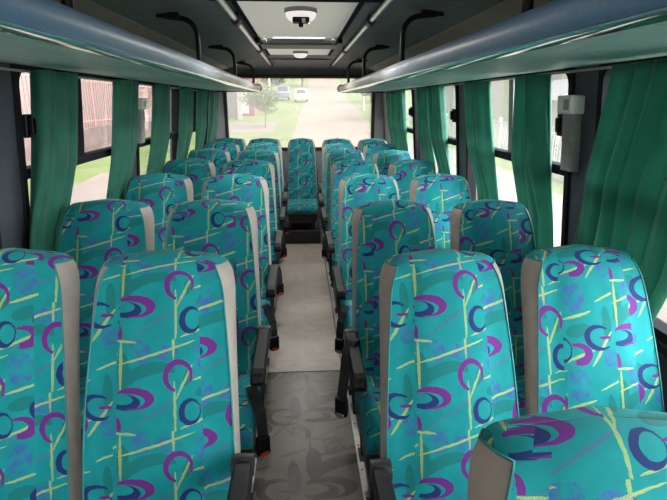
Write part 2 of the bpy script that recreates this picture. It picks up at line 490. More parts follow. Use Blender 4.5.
# dome lamps
LAMP = 6.5
mlamp, _nt = new_mat('lit opal diffuser')
_p = principled(_nt, (.85, .84, .8), .4, Emission_Color=(1, .96, .9, 1), Emission_Strength=.4)
out_of(_nt, _p)
for y, s, lab in ((2.78, 1.12, 'larger white dome lamp near the ceiling cross bar with a dark broken fitting'), (5.02, .95, 'small round white dome lamp behind the dark console strip')):
    t = tag(empty('dome_lamp', (.012, y, 1.972)), lab, 'ceiling lamp', 'ceiling dome lamps')
    c = MB(); c.lathe([(.074 * s, 0), (.076 * s, -.012 * s), (.072 * s, -.02)], (0, 0, 0), 28); c.build('base_ring', M['greyp'], t, smooth=40)
    c = MB(); c.lathe([(.070 * s, -.02), (.066 * s, -.036 * s), (.05 * s, -.05 * s), (.028 * s, -.058 * s), (.004, -.06 * s)], (0, 0, 0), 28)
    c.build('diffuser', mlamp, t, smooth=60)
    ld = bpy.data.lights.new('dome_light', 'AREA'); ld.shape = 'DISK'; ld.size = .12; ld.energy = LAMP; ld.color = (1, .96, .9)
    lo = bpy.data.objects.new('dome_light', ld); COL.objects.link(lo); lo.parent = t; lo.location = (0, 0, -.064 * s)
    if s > 1:
        c = MB(); c.box(-.042, .042, -.10, -.03, -.075, -.05); c.box(-.012, .012, -.09, -.06, -.095, -.07); c.build('broken_fitting', M['black'], t, bevel=.006)
        c = MB(); c.box(.004, .022, -.104, -.09, -.078, -.058); c.build('bulb_clip', M['white'], t, bevel=.003)

# ceiling handrails
for side, x in (('left', -.338), ('right', .395)):
    t = tag(empty('grab_rail', (x, 0, 0)), 'silver ceiling handrail with black clamps on the %s of the centre panel' % side, 'handrail', 'ceiling handrails')
    z = 1.945
    for a, b in ((-1.8, .9), (.95, 2.95), (3.02, 4.56), (4.62, 6.35)):
        c = MB(); c.tube([(0, a, z), (0, b, z)], .0155, 14); c.build('rail_tube', M['steel'], t, smooth=60)
    for y in (.92, 2.98, 4.59, 6.36):
        c = MB(); c.lathe([(.018, -.07), (.024, -.055), (.025, .055), (.018, .07)], (0, y, z), 14, axis='y')
        c.box(-.014, .014, y - .03, y + .03, z, 1.985); c.build('clamp', M['black'], t, smooth=40)

# luggage racks
for side, sg in (('left', -1), ('right', 1)):
    t = tag(empty('luggage_rack', (0, 0, 0)), 'long overhead luggage rack with slate blue lip above the %s seats' % side, 'luggage rack', 'overhead luggage racks')
    YR0, YR1 = -1.7, 6.44
    zb = 1.637 if sg > 0 else 1.645
    c = MB(); c.prism_y([(sg * .521, zb - .003), (sg * 1.055, zb + .010), (sg * 1.055, zb + .03), (sg * .521, zb + .024)], YR0, YR1)
    c.build('shelf_panel', M['lining'], t, uvfn=lambda co, ce_, nn: (co.y * 1.0, co.x * 1.0))
    # lip: rounded front
    pts = [(.505, .001), (.485, .001), (.474, .018), (.470, .036), (.476, .056), (.490, .070), (.512, .078), (.535, .072), (.545, .05), (.54, .0)]
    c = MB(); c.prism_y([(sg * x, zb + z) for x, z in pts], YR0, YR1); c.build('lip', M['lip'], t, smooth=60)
    pts = [(.522, -.0065), (.482, -.0055), (.478, -.003), (.477, .001), (.482, .004), (.522, .003)]
    c = MB(); c.prism_y([(sg * x, zb + z) for x, z in pts], YR0, YR1 - .01); c.build('edge_strip', M['trim'], t, smooth=60)
    pts = [(.515, -.010), (.480, -.004), (.463, .018), (.460, .038), (.466, .062), (.486, .082), (.512, .09), (.548, .082), (.556, .05), (.552, -.01)]
    c = MB(); c.prism_y([(sg * x, zb + z) for x, z in pts], YR1, YR1 + .03); c.box(min(sg * .55, sg * 1.05), max(sg * .55, sg * 1.05), YR1, YR1 + .03, zb - .008, zb + .035)
    c.build('end_cap', M['black'], t, bevel=.004)
    for y in ((-.3, 1.263, 2.79, 4.28, 5.95) if sg < 0 else (-.3, 1.204, 2.65, 4.2, 5.55)):
        path = [(sg * .515, y, zb + .06), (sg * .513, y, 1.78), (sg * .514, y, 1.84)] + \
               [(sg * (.514 + .085 * (1 - math.cos(R(a)))), y, 1.84 + .085 * math.sin(R(a))) for a in range(15, 91, 15)] + [(sg * .64, y, 1.93), (sg * .68, y, 1.934)]
        c = MB(); c.tube(path, .0135, 10)
        c.box(min(sg * .60, sg * .71), max(sg * .60, sg * .71), y - .018, y + .018, 1.925, 1.95)
        c.build('support_hook', M['black'], t, smooth=40)
    o = MB().tube([(sg * 1.04, -1.8, 1.632), (sg * 1.04, 6.1, 1.632)], .005, 8).build('curtain_rail', M['greyp'])
    tag(o, 'thin curtain rail under the %s luggage rack' % side, 'curtain rail', 'curtain rails')

# ------------------------------------------------------------------ seats
ZT = 1.11
def yfront(z):
    tt = (z - .43) / (1.06 - .43)
    return -.295 + .235 * tt - .018 * math.sin(math.pi * max(0, min(1, tt)))
def back_rings():
    zs = [.36 + (.98 - .36) * i / 11 for i in range(12)] + [1.0, 1.02, 1.04, 1.055]
    rows = []
    r = .055
    for z in zs: rows.append((z, 0.0, 0.0))
    for k in range(1, 9):
        a = R(90 * k / 8); rows.append((1.055 + r * math.sin(a), r * (1 - math.cos(a)), math.sin(a)))
    rings = []
    for z, e, s in rows:
        zz = min(z, 1.06); tt = max(0, min(1, (zz - .5) / .56))
        wf = .200 - .036 * tt ** 2; wb = .209 - .013 * tt; T = .108 - .010 * tt
        q_ = max(0, min(1, (z - 1.0) / .1105)); ew = .056 * (1 - math.sqrt(1 - q_ * q_)); wf -= ew * .92; wb -= ew * 1.08; y0 = yfront(z) + e * .75; y1 = yfront(z) + T - e * .45
        pts = []
        for q in (-1, -.85, -.66, -.60, -.3, 0, .3, .60, .66, .85, 1):
            dent = .004 if abs(q) == .66 else 0.0
            pts.append((q * wf, y0 + .014 * q * q + dent * (1 - s) - .003 * (1 - s) * (1 if abs(q) < .6 else 0), z - .012 * s * q * q))
        for q, bul in ((.3, .006), (.65, .006)):
            pts.append((wf + (wb - wf) * q + bul, y0 + .014 + (y1 - y0 - .03) * q, z - .014 * s))
        pts += [(wb, y1 - .02, z - .016 * s), (wb - .012, y1 - .004, z - .014 * s), (wb - .05, y1, z - .01 * s), (0, y1 + .004, z), (-wb + .05, y1, z - .01 * s), (-wb + .012, y1 - .004, z - .014 * s), (-wb, y1 - .02, z - .016 * s)]
        for q, bul in ((.65, .006), (.3, .006)):
            pts.append((-(wf + (wb - wf) * q + bul), y0 + .014 + (y1 - y0 - .03) * q, z - .014 * s))
        rings.append(pts)
    return rings, rows
RG, ROWS = back_rings()
def back_parts(root):
    n = len(RG[0]); fab, vin = MB(), MB()
    fv = [p for r in RG for p in r]
    fs, vs = [], []
    for i in range(len(RG) - 1):
        for j in range(n):
            k = (j + 1) % n; f = (i * n + j, i * n + k, (i + 1) * n + k, (i + 1) * n + j)
            front = j < 10
            side = 10 <= j <= 13 or j >= n - 4
            z = sum(fv[q][2] for q in f) / 4
            if front: fs.append(f)
            elif side:
                lim = 1.079
                (fs if z > lim else vs).append(f)
            else: (fs if z > 1.0 else vs).append(f)
    b = (len(RG) - 1) * n
    ctr = len(fv); fv2 = fv + [(0, sum(p[1] for p in RG[-1]) / n, ZT + .001)]
    for j in range(n): fs.append((b + j, b + (j + 1) % n, ctr))
    vs.append(tuple(reversed(range(n))))
    def uvb(co, cen, nn):
        zoff = co.z * 1.06 - ( -co.y + yfront(co.z)) * 0
        vv = co.z * 1.06
        if co.z > 1.05: vv = 1.05 * 1.06 + (co.z - 1.05) + max(0, co.y - yfront(1.05)) * .9
        if cen.x > .107 * 1.0: return (co.x - .107 + .05, vv + .115)
        if cen.x < -.107: return (co.x + .107 + .36, vv + .02)
        return (co.x + .107, vv)
    def clean(vlist, flist):
        used = sorted({i for f in flist for i in f}); mp = {o_: k for k, o_ in enumerate(used)}
        return [vlist[i] for i in used], [tuple(mp[i] for i in f) for f in flist]
    v_, f_ = clean(fv2, fs); fab.add(v_, f_); a = fab.build('backrest_cushion', M['fabric'], root, smooth=180, uvfn=uvb)
    v_, f_ = clean(fv2, vs); vin.add(v_, f_); b_ = vin.build('back_shell', M['vinyl'], root, smooth=50)
    for jj in (0, 10):
        s_ = 1 if jj == 10 else -1
        iL = max(i for i in range(len(RG) - 1) if (sum(p[2] for p in RG[i]) + sum(p[2] for p in RG[i + 1])) / (2 * n) + .004 < 1.079) + 2
        cols = [11, 12, 13, 14] if jj == 10 else [n - 1, n - 2, n - 3, n - 4]
        path = [(r[jj][0] + s_ * .001, r[jj][1] - .0005, r[jj][2]) for r in RG[:iL + 1]] + [(RG[iL][c_][0] + s_ * .001, RG[iL][c_][1], RG[iL][c_][2]) for c_ in cols[:4]]
        MB().tube(path, .0026, 6).build('piping', M['piping'], a, smooth=60)
    return a

def seat_base(root, wx=.205):
    # cushion with rounded front
    c = MB(); rs = []
    y0, y1, z0, z1 = -.69, -.315, .335, .45
    prof = [(y1, z0), (y1, z1 - .012), (y1 - .05, z1), (y0 + .16, z1 + .006), (y0 + .07, z1 + .002), (y0 + .03, z1 - .012), (y0 + .006, z1 - .04), (y0, z1 - .07), (y0 + .012, z0 + .01), (y0 + .03, z0)]
    for x, sc in ((-wx, .80), (-wx + .008, .92), (-wx + .03, 1), (-.11, 1), (-.1, .985), (-.09, 1), (.09, 1), (.1, .985), (.11, 1), (wx - .03, 1), (wx - .008, .92), (wx, .80)):
        rs.append([(x, -.5 + (y + .5) * (1 - (1 - sc) * .12), z0 + (z - z0) * sc) for y, z in prof])
    c.rings(rs)
    c.build('seat_cushion', M['fabric'], root, smooth=50, uvfn=lambda co, ce_, nn: (co.x + .1, co.y * 1.0 + (co.z * .8 if nn.y < -.5 else 0)))
    c = MB(); c.box(-wx + .015, wx - .015, -.655, -.17, .245, .336); c.build('seat_base', M['dark'], root, bevel=.012)

def legs(root, xs):
    for x in xs:
        c = MB(); c.tube([(x, -.60, .25), (x, -.60, .2), (x, -.56, .02), (x, -.555, .0)], .017, 8)
        c.box(x - .025, x + .025, -.60, -.51, 0, .008); c.build('leg', M['blackmetal'], root, smooth=50)
        c = MB(); c.tube([(x, -.22, .25), (x, -.22, .2), (x, -.25, .02), (x, -.255, .0)], .017, 8)
        c.box(x - .025, x + .025, -.30, -.21, 0, .008); c.build('leg', M['blackmetal'], root, smooth=50)
    for x in xs:
        c = MB(); c.box(x - .011, x + .011, -.57, -.24, .05, .085)
        c.build('leg_stretcher', M['blackmetal'], root, bevel=.004)

def armrest(root, s):
    x = s * .232
    a = MB()
    prof = [(-.665, .585), (-.672, .605), (-.66, .628), (-.63, .638), (-.34, .642), (-.305, .635), (-.295, .61), (-.31, .588), (-.34, .58), (-.63, .574)]
    a.prism_x(prof, x - .024, x + .024)
    ar = a.build('armrest', M['black'], root, bevel=.008, seg=3)
    b = MB(); b.tube([(x, -.30, .612), (x, -.25, .59), (x - s * .015, -.235, .54), (x - s * .022, -.255, .45), (x - s * .028, -.30, .32), (x - s * .03, -.33, .27)], [.022, .02, .017, .017, .017, .017], 10)
    b.lathe([(.001, -.03), (.028, -.028), (.03, .0), (.028, .03), (.001, .032)], (x - s * .006, -.27, .6), 16, axis='x')
    b.build('arm_bracket', M['blackmetal'], ar, smooth=45)
    b = MB(); b.prism_x([(-.62, .31), (-.60, .25), (-.30, .24), (-.24, .30), (-.25, .38), (-.40, .34)], x - s * .042 - .007, x - s * .042 + .007)
    b.build('side_plate', M['blackmetal'], root, bevel=.004)

def belt(root, s, kind=0):
    if kind == 0:      # loose strap thrown over the armrest
        path = [(s * .205, -.36, .56), (s * .222, -.40, .652), (s * .245, -.43, .656), (s * .264, -.46, .62), (s * .276, -.50, .55), (s * .290, -.53, .47)]
    else:              # buckle hanging over the front edge of the seat
        path = [(s * .185, -.46, .462), (s * .212, -.54, .462), (s * .230, -.59, .43), (s * .236, -.61, .38), (s * .237, -.615, .34)]
    b = MB(); rs = []; a = R(30) * s
    for i, p in enumerate(path):
        w = .021; dx, dy = w * math.cos(a), w * math.sin(a)
        rs.append([(p[0] - dx, p[1] - dy, p[2] - .001), (p[0] + dx, p[1] + dy, p[2] - .001), (p[0] + dx, p[1] + dy + .003, p[2] + .001), (p[0] - dx, p[1] - dy + .003, p[2] + .001)])
    b.rings(rs); bo = b.build('seat_belt', M['belt'], root)
    e = path[-1]
    def rot(x, y, z): return (e[0] + x * math.cos(a) - y * math.sin(a), e[1] + x * math.sin(a) + y * math.cos(a), e[2] + z - .02)
    k = MB(); k.box(-.026, .026, -.012, .012, -.045, .03)
    k.build('buckle', M['black'], bo, bevel=.006, xf=rot)
    k = MB(); k.box(-.017, .017, -.0135, .0135, -.049, -.03)
    k.build('release_button', M['redbutton'] if kind and s > 0 else M['steel'], bo, bevel=.003, xf=rot)

def make_seat(kind):
    root = empty('bus_seat')
    back_parts(root); seat_base(root)
    if kind == 'L': legs(root, (-.15, .155)); armrest(root, 1); belt(root, 1, 1)
    elif kind == 'R': legs(root, (-.155, .15)); armrest(root, -1)
    else: legs(root, (-.15, .15))
    return root

def place(root, x, y, phase, label, rz=0.0):
    root.location = (x, y, 0); root.rotation_euler = (0, 0, rz)
    tag(root, label, 'bus seat', 'teal patterned bus seats')
    for ch in root.children:
        if ch.name.split('.')[0] in ('backrest_cushion', 'seat_cushion'): ch.color = (phase[0], phase[1], 0, 1)

prng = random.Random(3)
def phase(i): return (0, 0) if i == 0 else (prng.choice([0, .05, .12, .2, .27]), prng.random() * .24)
LA = [1.39, 2.185, 3.0, 3.79, 4.64, 5.42, 6.10]
RA = [.55, 1.345, 2.13, 2.95, 3.74, 4.59, 5.30, 5.98]
LW = [1.43, 2.215, 3.06, 3.90, 4.76, 5.54, 6.18]
RW = [1.365, 2.10, 2.93, 3.71, 4.50, 5.27, 5.95]
protoL, protoR, protoW = make_seat('L'), make_seat('R'), make_seat('W')
for i, y in enumerate(LA):
    s = protoL if i == 0 else copy_tree(protoL)
    lab = 'nearest teal patterned seat on the left edge of the aisle, pale flank at its right' if i == 0 else 'teal patterned seat on the left edge of the aisle, %s behind the nearest one there' % ORD[i - 1]
    if i == 6: lab = 'teal patterned seat of the rear row, just left of the middle seat'
    place(s, -.43 if i == 6 else -.395, y, phase(i), lab)
for i, y in enumerate(RA):
    s = copy_tree(protoR) if i else protoR
    if i == 0: lab = 'very close teal patterned seat in the lower right corner, only its rounded top visible'
    s.scale = (.92, 1, 1)
    if i == 2: belt(s, -1, 0)
    if i in (3, 5): belt(s, -1, 1)
    if i == 0: pass
    elif i == 1: lab = 'large teal patterned seat right of the aisle, directly behind the cropped corner seat'
    elif i == 7: lab = 'teal patterned seat of the rear row, just right of the middle seat'
    else: lab = 'teal patterned seat on the right edge of the aisle, %s behind the cropped corner seat' % ORD[i - 1]
    place(s, .428 if i == 7 else .399, y, (0.04, .06) if i == 0 else ((.0, .0) if i == 1 else phase(i)), lab)
wnames = {'left': 'left', 'right': 'right'}
first = True
for side, x, ys in (('left', -.852, LW), ('right', .826, RW)):
    for i, y in enumerate(ys):
        s = protoW if first else copy_tree(protoW); first = False
        if i == 0: lab = 'nearest teal patterned seat by the %s windows, largest of its line' % side
        elif i == 6: lab = 'teal patterned seat of the rear row in the %s corner by the window' % side
        else: lab = 'teal patterned seat by the %s windows, %s behind the nearest one there' % (side, ORD[i - 1])
        if side == 'right': s.scale = (.92, 1, 1)
        place(s, x + (0 if i < 6 else (.002 if x < 0 else .018)), y, (.05, .04) if (side == 'left' and i == 0) else ((.2, .1) if i == 0 else phase(1)), lab)
s = copy_tree(protoW); place(s, .008, 6.06, (.1, .1), 'teal patterned middle seat of the rear row facing the end of the aisle'); s.scale = (.82, 1, 1)

# aisle rails with screws, rear step
for side, x in (('left', -.234), ('right', .238)):
    t = tag(empty('floor_rail', (x, 0, 0)), 'silver seat rail screwed to the floor along the %s of the aisle' % side, 'floor rail', 'floor seat rails')
    c = MB(); c.box(-.014, .014, -1.2, 5.36, 0, .006); c.build('strip', M['alu'], t, bevel=.002)
    c = MB()
    for k in range(40): c.lathe([(.004, .006), (.004, .008), (.0005, .0085)], (0, -1.1 + k * .16, 0), 8)
    c.build('screws', M['blackmetal'], t)
st = MB(); st.box(-.2, .2, 5.40, 6.60, 0, .15)
struct(st.build('trim_9', M['dark'], bevel=.01))

# ------------------------------------------------------------------ curtains
def curtain(sg, yt, yb, zt, zb, folds, amp, label, seed, xo=.043, bulge=.0):
    amp *= 1.2; g_ = .62 * amp; yt = (yt[0] + g_, yt[1] - g_); yb = (yb[0] + g_, yb[1] - g_)
    rnd = random.Random(seed); ph = rnd.random() * 6; ph2 = rnd.random() * 6
    c = MB(); nu, nv = max(16, folds * 10), 22
    def fn(u, v):
        z = zt + (zb - zt) * v
        e = v ** 1.15
        a0 = yt[0] + (yb[0] - yt[0]) * e; a1 = yt[1] + (yb[1] - yt[1]) * e
        uu = u + .02 * math.sin(6 * u + ph2)
        y = a0 + (a1 - a0) * uu
        w = math.sin(2 * math.pi * folds * u + ph + .5 * v * math.sin(ph2)) + .35 * math.sin(2 * math.pi * folds * 2.3 * u + ph2 + v)
        h_ = max(0.0, min(1.0, (z - 1.02) / .25)); x = XW(z) - (.036 + .026 * h_) + amp * (.62 + .85 * h_) * w * .8 - bulge * math.sin(math.pi * v)
        y += .7 * amp * math.cos(2 * math.pi * folds * u + ph + .6) * (1 - .4 * v)
        return (sg * x, y, z)
    c.grid(fn, nu, nv)
    o = c.build('curtain', M['curtain'], smooth=180, solid=.0025)
    return tag(o, label, 'curtain', 'green side window curtains')
for i, (yt, yb, zb, fo, am) in enumerate([((2.06, 2.41), (1.93, 2.30), .84, 4, .024), ((2.95, 3.31), (2.77, 3.16), .84, 4, .024), ((3.72, 4.08), (3.5, 4.02), .84, 4, .022),
        ((4.55, 4.88), (4.46, 4.84), .84, 4, .02), ((5.33, 5.66), (5.28, 5.64), .84, 4, .018), ((5.93, 6.36), (5.9, 6.36), .84, 4, .018)]):
    lab = 'nearest green curtain on the left, gathered beside the dark pillar' if i == 0 else 'green curtain at the left windows, %s beyond the nearest one' % ORD[i - 1]
    curtain(-1, yt, yb, 1.638, zb, fo, am, lab, 10 + i)
for i, (yt, yb, zb, fo, am) in enumerate([((1.05, 1.635), (1.38, 1.97), .78, 6, .026), ((2.08, 2.32), (2.0, 2.39), .84, 3, .026), ((2.77, 3.07), (2.62, 2.96), .84, 3, .024),
        ((3.66, 3.98), (3.5, 3.9), .84, 3, .022), ((4.02, 4.36), (3.95, 4.36), .84, 3, .022), ((5.04, 5.45), (5.0, 5.45), .84, 4, .02), ((5.5, 5.92), (5.5, 5.95), .84, 4, .02)]):
    lab = 'broad green curtain at far right beside the nearest window seat' if i == 0 else 'green curtain at the right windows, %s beyond the broad nearest one' % ORD[i - 1]
    curtain(1, yt, yb, 1.63, zb, fo, am, lab, 30 + i)

# pillar fittings
def fitting(sg, y, label):
    t = tag(empty('hammer_holder', (0, y, 0)), label, 'emergency hammer holder', 'pillar hammer holders')
    def sh(x, yy, z): return (sg * (x + XW(z)), yy, z)
    c = MB(); c.box(-.055, .0, -.05, .06, 1.475, 1.545); c.build('white_bracket', M['white'], t, xf=sh, bevel=.006)
    c = MB(); c.box(-.058, -.05, -.035, .005, 1.49, 1.53); c.build('emblem_plate', M['greyp'], t, xf=sh, bevel=.002)
    c = MB(); c.box(-.035, .0, -.03, .05, 1.255, 1.475)
    for k in range(12): c.box(-.043, -.034, -.03, .03, 1.265 + k * .0165, 1.274 + k * .0165)
    c.build('slotted_cover', M['greyp'], t, xf=sh, bevel=.002)
fitting(1, 1.945, 'white hammer holder over a slotted grey cover on the right pillar')
fitting(-1, 3.50, 'white hammer holder with slotted cover on the left pillar by a curtain')

# ------------------------------------------------------------------ outside
GZ = -.95
def gz(y): return GZ if y < 8 else GZ + (y - 8) * .045 + max(0, y - 70) ** 2 * .0004
def ground(name, xf0, xf1, y0, y1, mat, dz=0.0, kind=True):
    c = MB(); n = 40
    def fn(u, v):
        y = y0 + (y1 - y0) * v; a, b = xf0(y), xf1(y)
        return (a + (b - a) * u, y, gz(y) + dz)
    c.grid(fn, 4, n); o = c.build(name, mat)
    return struct(o)
def gmat(name, a, b, scale, rough=.9, s2=40):
    m, nt = new_mat(name); co = coords(nt)
    n1 = noise(nt, co, scale, 5, .6).outputs[0]; n2 = noise(nt, co, s2, 3).outputs[0]
    f_ = math_(nt, 'ADD', math_(nt, 'MULTIPLY', n1, .7), math_(nt, 'MULTIPLY', n2, .3))
    out_of(nt, principled(nt, mixc(nt, ramp(nt, f_, .35, .65), a, b), rough, 0, .2)); return m
M['dirt'] = gmat('pale dirt road', (.12, .092, .07), (.18, .142, .112), .35)
M['grass'] = gmat('grass', (.06, .085, .022), (.12, .135, .045), .8)
M['pave'] = gmat('pinkish concrete paving', (.125, .094, .08), (.165, .13, .11), .5)
M['rubble'] = gmat('pinkish rubble wall', (.085, .05, .045), (.15, .105, .095), 2.2, .9, 9)
M['pinkiron'] = simple('pink red painted iron', (.24, .125, .115), .6)
M['leaf'] = gmat('leaves', (.035, .075, .015), (.11, .17, .04), 6)
M['leafdark'] = gmat('dark leaves', (.03, .07, .02), (.09, .15, .05), 6)
M['bark'] = simple('bark', (.13, .09, .06), .9)
M['lime'] = simple('lime green render', (.15, .18, .04), .8, var=.06, scale=1)
M['housewhite'] = simple('pale house render', (.21, .19, .165), .8, var=.08, scale=1)
M['maroon'] = simple('maroon wall', (.12, .03, .03), .8, scale=1)
M['roofgrey'] = simple('grey tin roof', (.07, .067, .067), .6, scale=2)
M['pinkwall'] = simple('pale pink render', (.17, .125, .115), .85, var=.08, scale=1)
M['whiteiron'] = simple('white painted iron', (.26, .25, .235), .5)
M['conc'] = simple('concrete', (.35, .32, .29), .85, scale=2)
M['darkgate'] = simple('dark gate', (.07, .06, .06), .6)
M['carwhite'] = simple('white car paint', (.7, .7, .7), .25, var=.03)
M['cargrey'] = simple('grey car paint', (.10, .11, .13), .25, var=.05)
M['carglass'] = simple('car glass', (.02, .025, .03), .08, var=.05)
M['tyre'] = simple('tyre rubber', (.015, .015, .015), .8)

rdL = lambda y: -1.6 if y < 7 else -1.6 + min(1, (y - 7) / 14) * 1.15 + max(0, y - 24) * .025
rdR = lambda y: 6.6 if y < 20 else (6.6 - (y - 20) * .3 if y < 28 else 4.2 + (y - 28) * .055)
ground('road', rdL, rdR, -30, 170, M['dirt'])
ground('sidewalk', lambda y: -6.2, rdL, -30, 16, M['pave'], .0)
ground('grass_verge', lambda y: -6.2, rdL, 16, 28, M['grass'])
ground('driveway', lambda y: -9, lambda y: -1.5, 28, 34, M['pave'])
ground('grass_verge', lambda y: -1.5, rdL, 28, 34, M['grass'])
ground('lawn', lambda y: -60, lambda y: -6.2, -30, 28, M['grass'])
ground('lawn', lambda y: -60, lambda y: -9, 28, 34, M['grass'])
ground('lawn', lambda y: -60, rdL, 34, 170, M['grass'])
ground('lawn', rdR, lambda y: 60, -30, 170, M['grass'])

# left: tall fence on a rubble wall
t = tag(empty('iron_fence', (-8, 0, GZ)), 'tall pinkish red railing on a rubble wall outside the left windows', 'fence')
c = MB()
def rub(u, v):
    return (-.12 + .05 * math.sin(37 * u * 5 + v * 9) * math.sin(23 * v + u * 60), -2 + 21.5 * u, 1.5 * v)
c.box(-.15, .1, -2, 32.0, 0, 1.55); c.build('base_wall', M['rubble'], t, bevel=.02)
c = MB()
for zz in (1.75, 3.66, 3.20): c.box(-.02, .02, -2, 32.0, zz, zz + .06)
c.build('rails', M['pinkiron'], t)
for k in range(13):
    c = MB(); y = -2 + k * 2.83; c.box(-.05, .05, y - .05, y + .05, 1.55, 3.95); c.build('post', M['pinkiron'], t, bevel=.01)
for k in range(12):
    c = MB()
    for q in range(12):
        y = -2 + k * 2.83 + (q + .5) * 2.83 / 12; c.box(-.016, .016, y - .022, y + .022, 1.55, 3.22)
    for q in range(4):
        yc = -2 + k * 2.83 + (q + .5) * 2.83 / 4
        c.tube([(0, yc + .26 * math.cos(R(a)), 3.45 + .18 * math.sin(R(a))) for a in range(0, 361, 30)], .032, 6)
    c.build('bar_panel', M['pinkiron'], t)

def house(x0, x1, y0, y1, h, mat, roofmat, label, wins, roofh=1.2, over=.4, face='x'):
    zb = gz((y0 + y1) / 2) - .3
    t = tag(empty('house', ((x0 + x1) / 2, (y0 + y1) / 2, zb)), label, 'house')
    w, d = (x1 - x0) / 2, (y1 - y0) / 2
    c = MB(); c.box(-w, w, -d, d, 0, h); c.build('walls', mat, t, bevel=.01)
    c = MB(); a, b = w + over, d + over
    c.rings([[(-a, -b, h), (a, -b, h), (a, b, h), (-a, b, h)], [(-a, -b, h + .12), (a, -b, h + .12), (a, b, h + .12), (-a, b, h + .12)], [(-.3, -b * .6, h + roofh), (.3, -b * .6, h + roofh), (.3, b * .6, h + roofh), (-.3, b * .6, h + roofh)]])
    c.build('roof', roofmat, t)
    for (side, p, z0, ww, hh, nm) in wins:
        c = MB()
        if side == 'x-': c.box(-w - .05, -w + .02, p - ww / 2, p + ww / 2, z0, z0 + hh)
        elif side == 'x+': c.box(w - .02, w + .05, p - ww / 2, p + ww / 2, z0, z0 + hh)
        else: c.box(p - ww / 2, p + ww / 2, -d - .05, -d + .02, z0, z0 + hh)
        fo = c.build(nm, M['whiteiron'], t, bevel=.01)
        if nm == 'window':
            c = MB()
            if side == 'x-': c.box(-w - .07, -w, p - ww / 2 + .08, p + ww / 2 - .08, z0 + .08, z0 + hh - .08)
            elif side == 'x+': c.box(w, w + .07, p - ww / 2 + .08, p + ww / 2 - .08, z0 + .08, z0 + hh - .08)
            else: c.box(p - ww / 2 + .08, p + ww / 2 - .08, -d - .07, -d, z0 + .08, z0 + hh - .08)
            c.build('pane', M['carglass'], fo)
    return t
house(-17, -10.4, 35, 43, 3.6, M['housewhite'], M['roofgrey'], 'pale house beyond the end of the red railing on the left', [('x+', -2, 1.2, 1.6, 1.3, 'window'), ('y-', 2, 1.2, 1.4, 1.3, 'window'), ('x+', 2.5, .3, 1.1, 2.1, 'door')])
house(-9.2, -3.5, 40, 48, 3.4, M['maroon'], M['roofgrey'], 'maroon walled house with a white door seen through the rear window', [('y-', 1.9, .3, 1.1, 2.3, 'door'), ('y-', -1, 1.1, 1.2, 1.2, 'window')])
house(-20, -12.5, 62, 70, 5.5, M['housewhite'], M['housewhite'], 'pale block house behind the maroon house', [('y-', 1, 2, 1.4, 1.3, 'window')])
house(13.5, 20, 24, 34, 6.2, M['lime'], M['roofgrey'], 'tall lime green house across the road on the right', [('x-', -2, 2.4, 1.5, 1.2, 'window'), ('y-', -2, 2.4, 1.5, 1.2, 'window')], 1.0)
house(9.6, 12.8, 18.6, 22.6, 2.15, M['housewhite'], M['roofgrey'], 'low pale shed with dark roof in front of the lime house', [('x-', 0, .9, 1.2, .9, 'window')], .95, .3)
house(11, 17, 37, 46, 3.6, M['housewhite'], M['maroon'], 'pale house with reddish roof further along the right side', [('x-', -2, 1.2, 1.4, 1.2, 'window'), ('x-', 2, 1.2, 1.4, 1.2, 'window')])
house(-17, -10.5, -9, 31, 7.0, M['pinkwall'], M['roofgrey'], 'long pale pink building right behind the tall red railing', [('x+', -12, 2.2, 1.6, 1.4, 'window'), ('x+', -3, 2.2, 1.6, 1.4, 'window'), ('x+', 6, 2.2, 1.6, 1.4, 'window'), ('x+', 14, 2.2, 1.6, 1.4, 'window')], 1.5)

# right: white railing and plants
t = tag(empty('railing', (7.6, 0, GZ)), 'low white railing across the road outside the right windows', 'railing')
c = MB(); c.box(-.1, .1, 0, 43.2, 0, .45); c.build('plinth', M['conc'], t, bevel=.02)
c = MB()
for zz in (.6, 1.7): c.box(-.02, .02, 0, 43.2, zz, zz + .05)
c.build('rails', M['whiteiron'], t)
for k in range(19):
    c = MB(); c.box(-.06, .06, k * 2.4 - .06, k * 2.4 + .06, .4, 1.9); c.build('post', M['whiteiron'], t, bevel=.01)
for k in range(18):
    c = MB()
    for q in range(16):
        y = k * 2.4 + (q + .5) * .15; c.box(-.01, .01, y - .012, y + .012, .45, 1.75)
    c.build('bar_panel', M['whiteiron'], t)

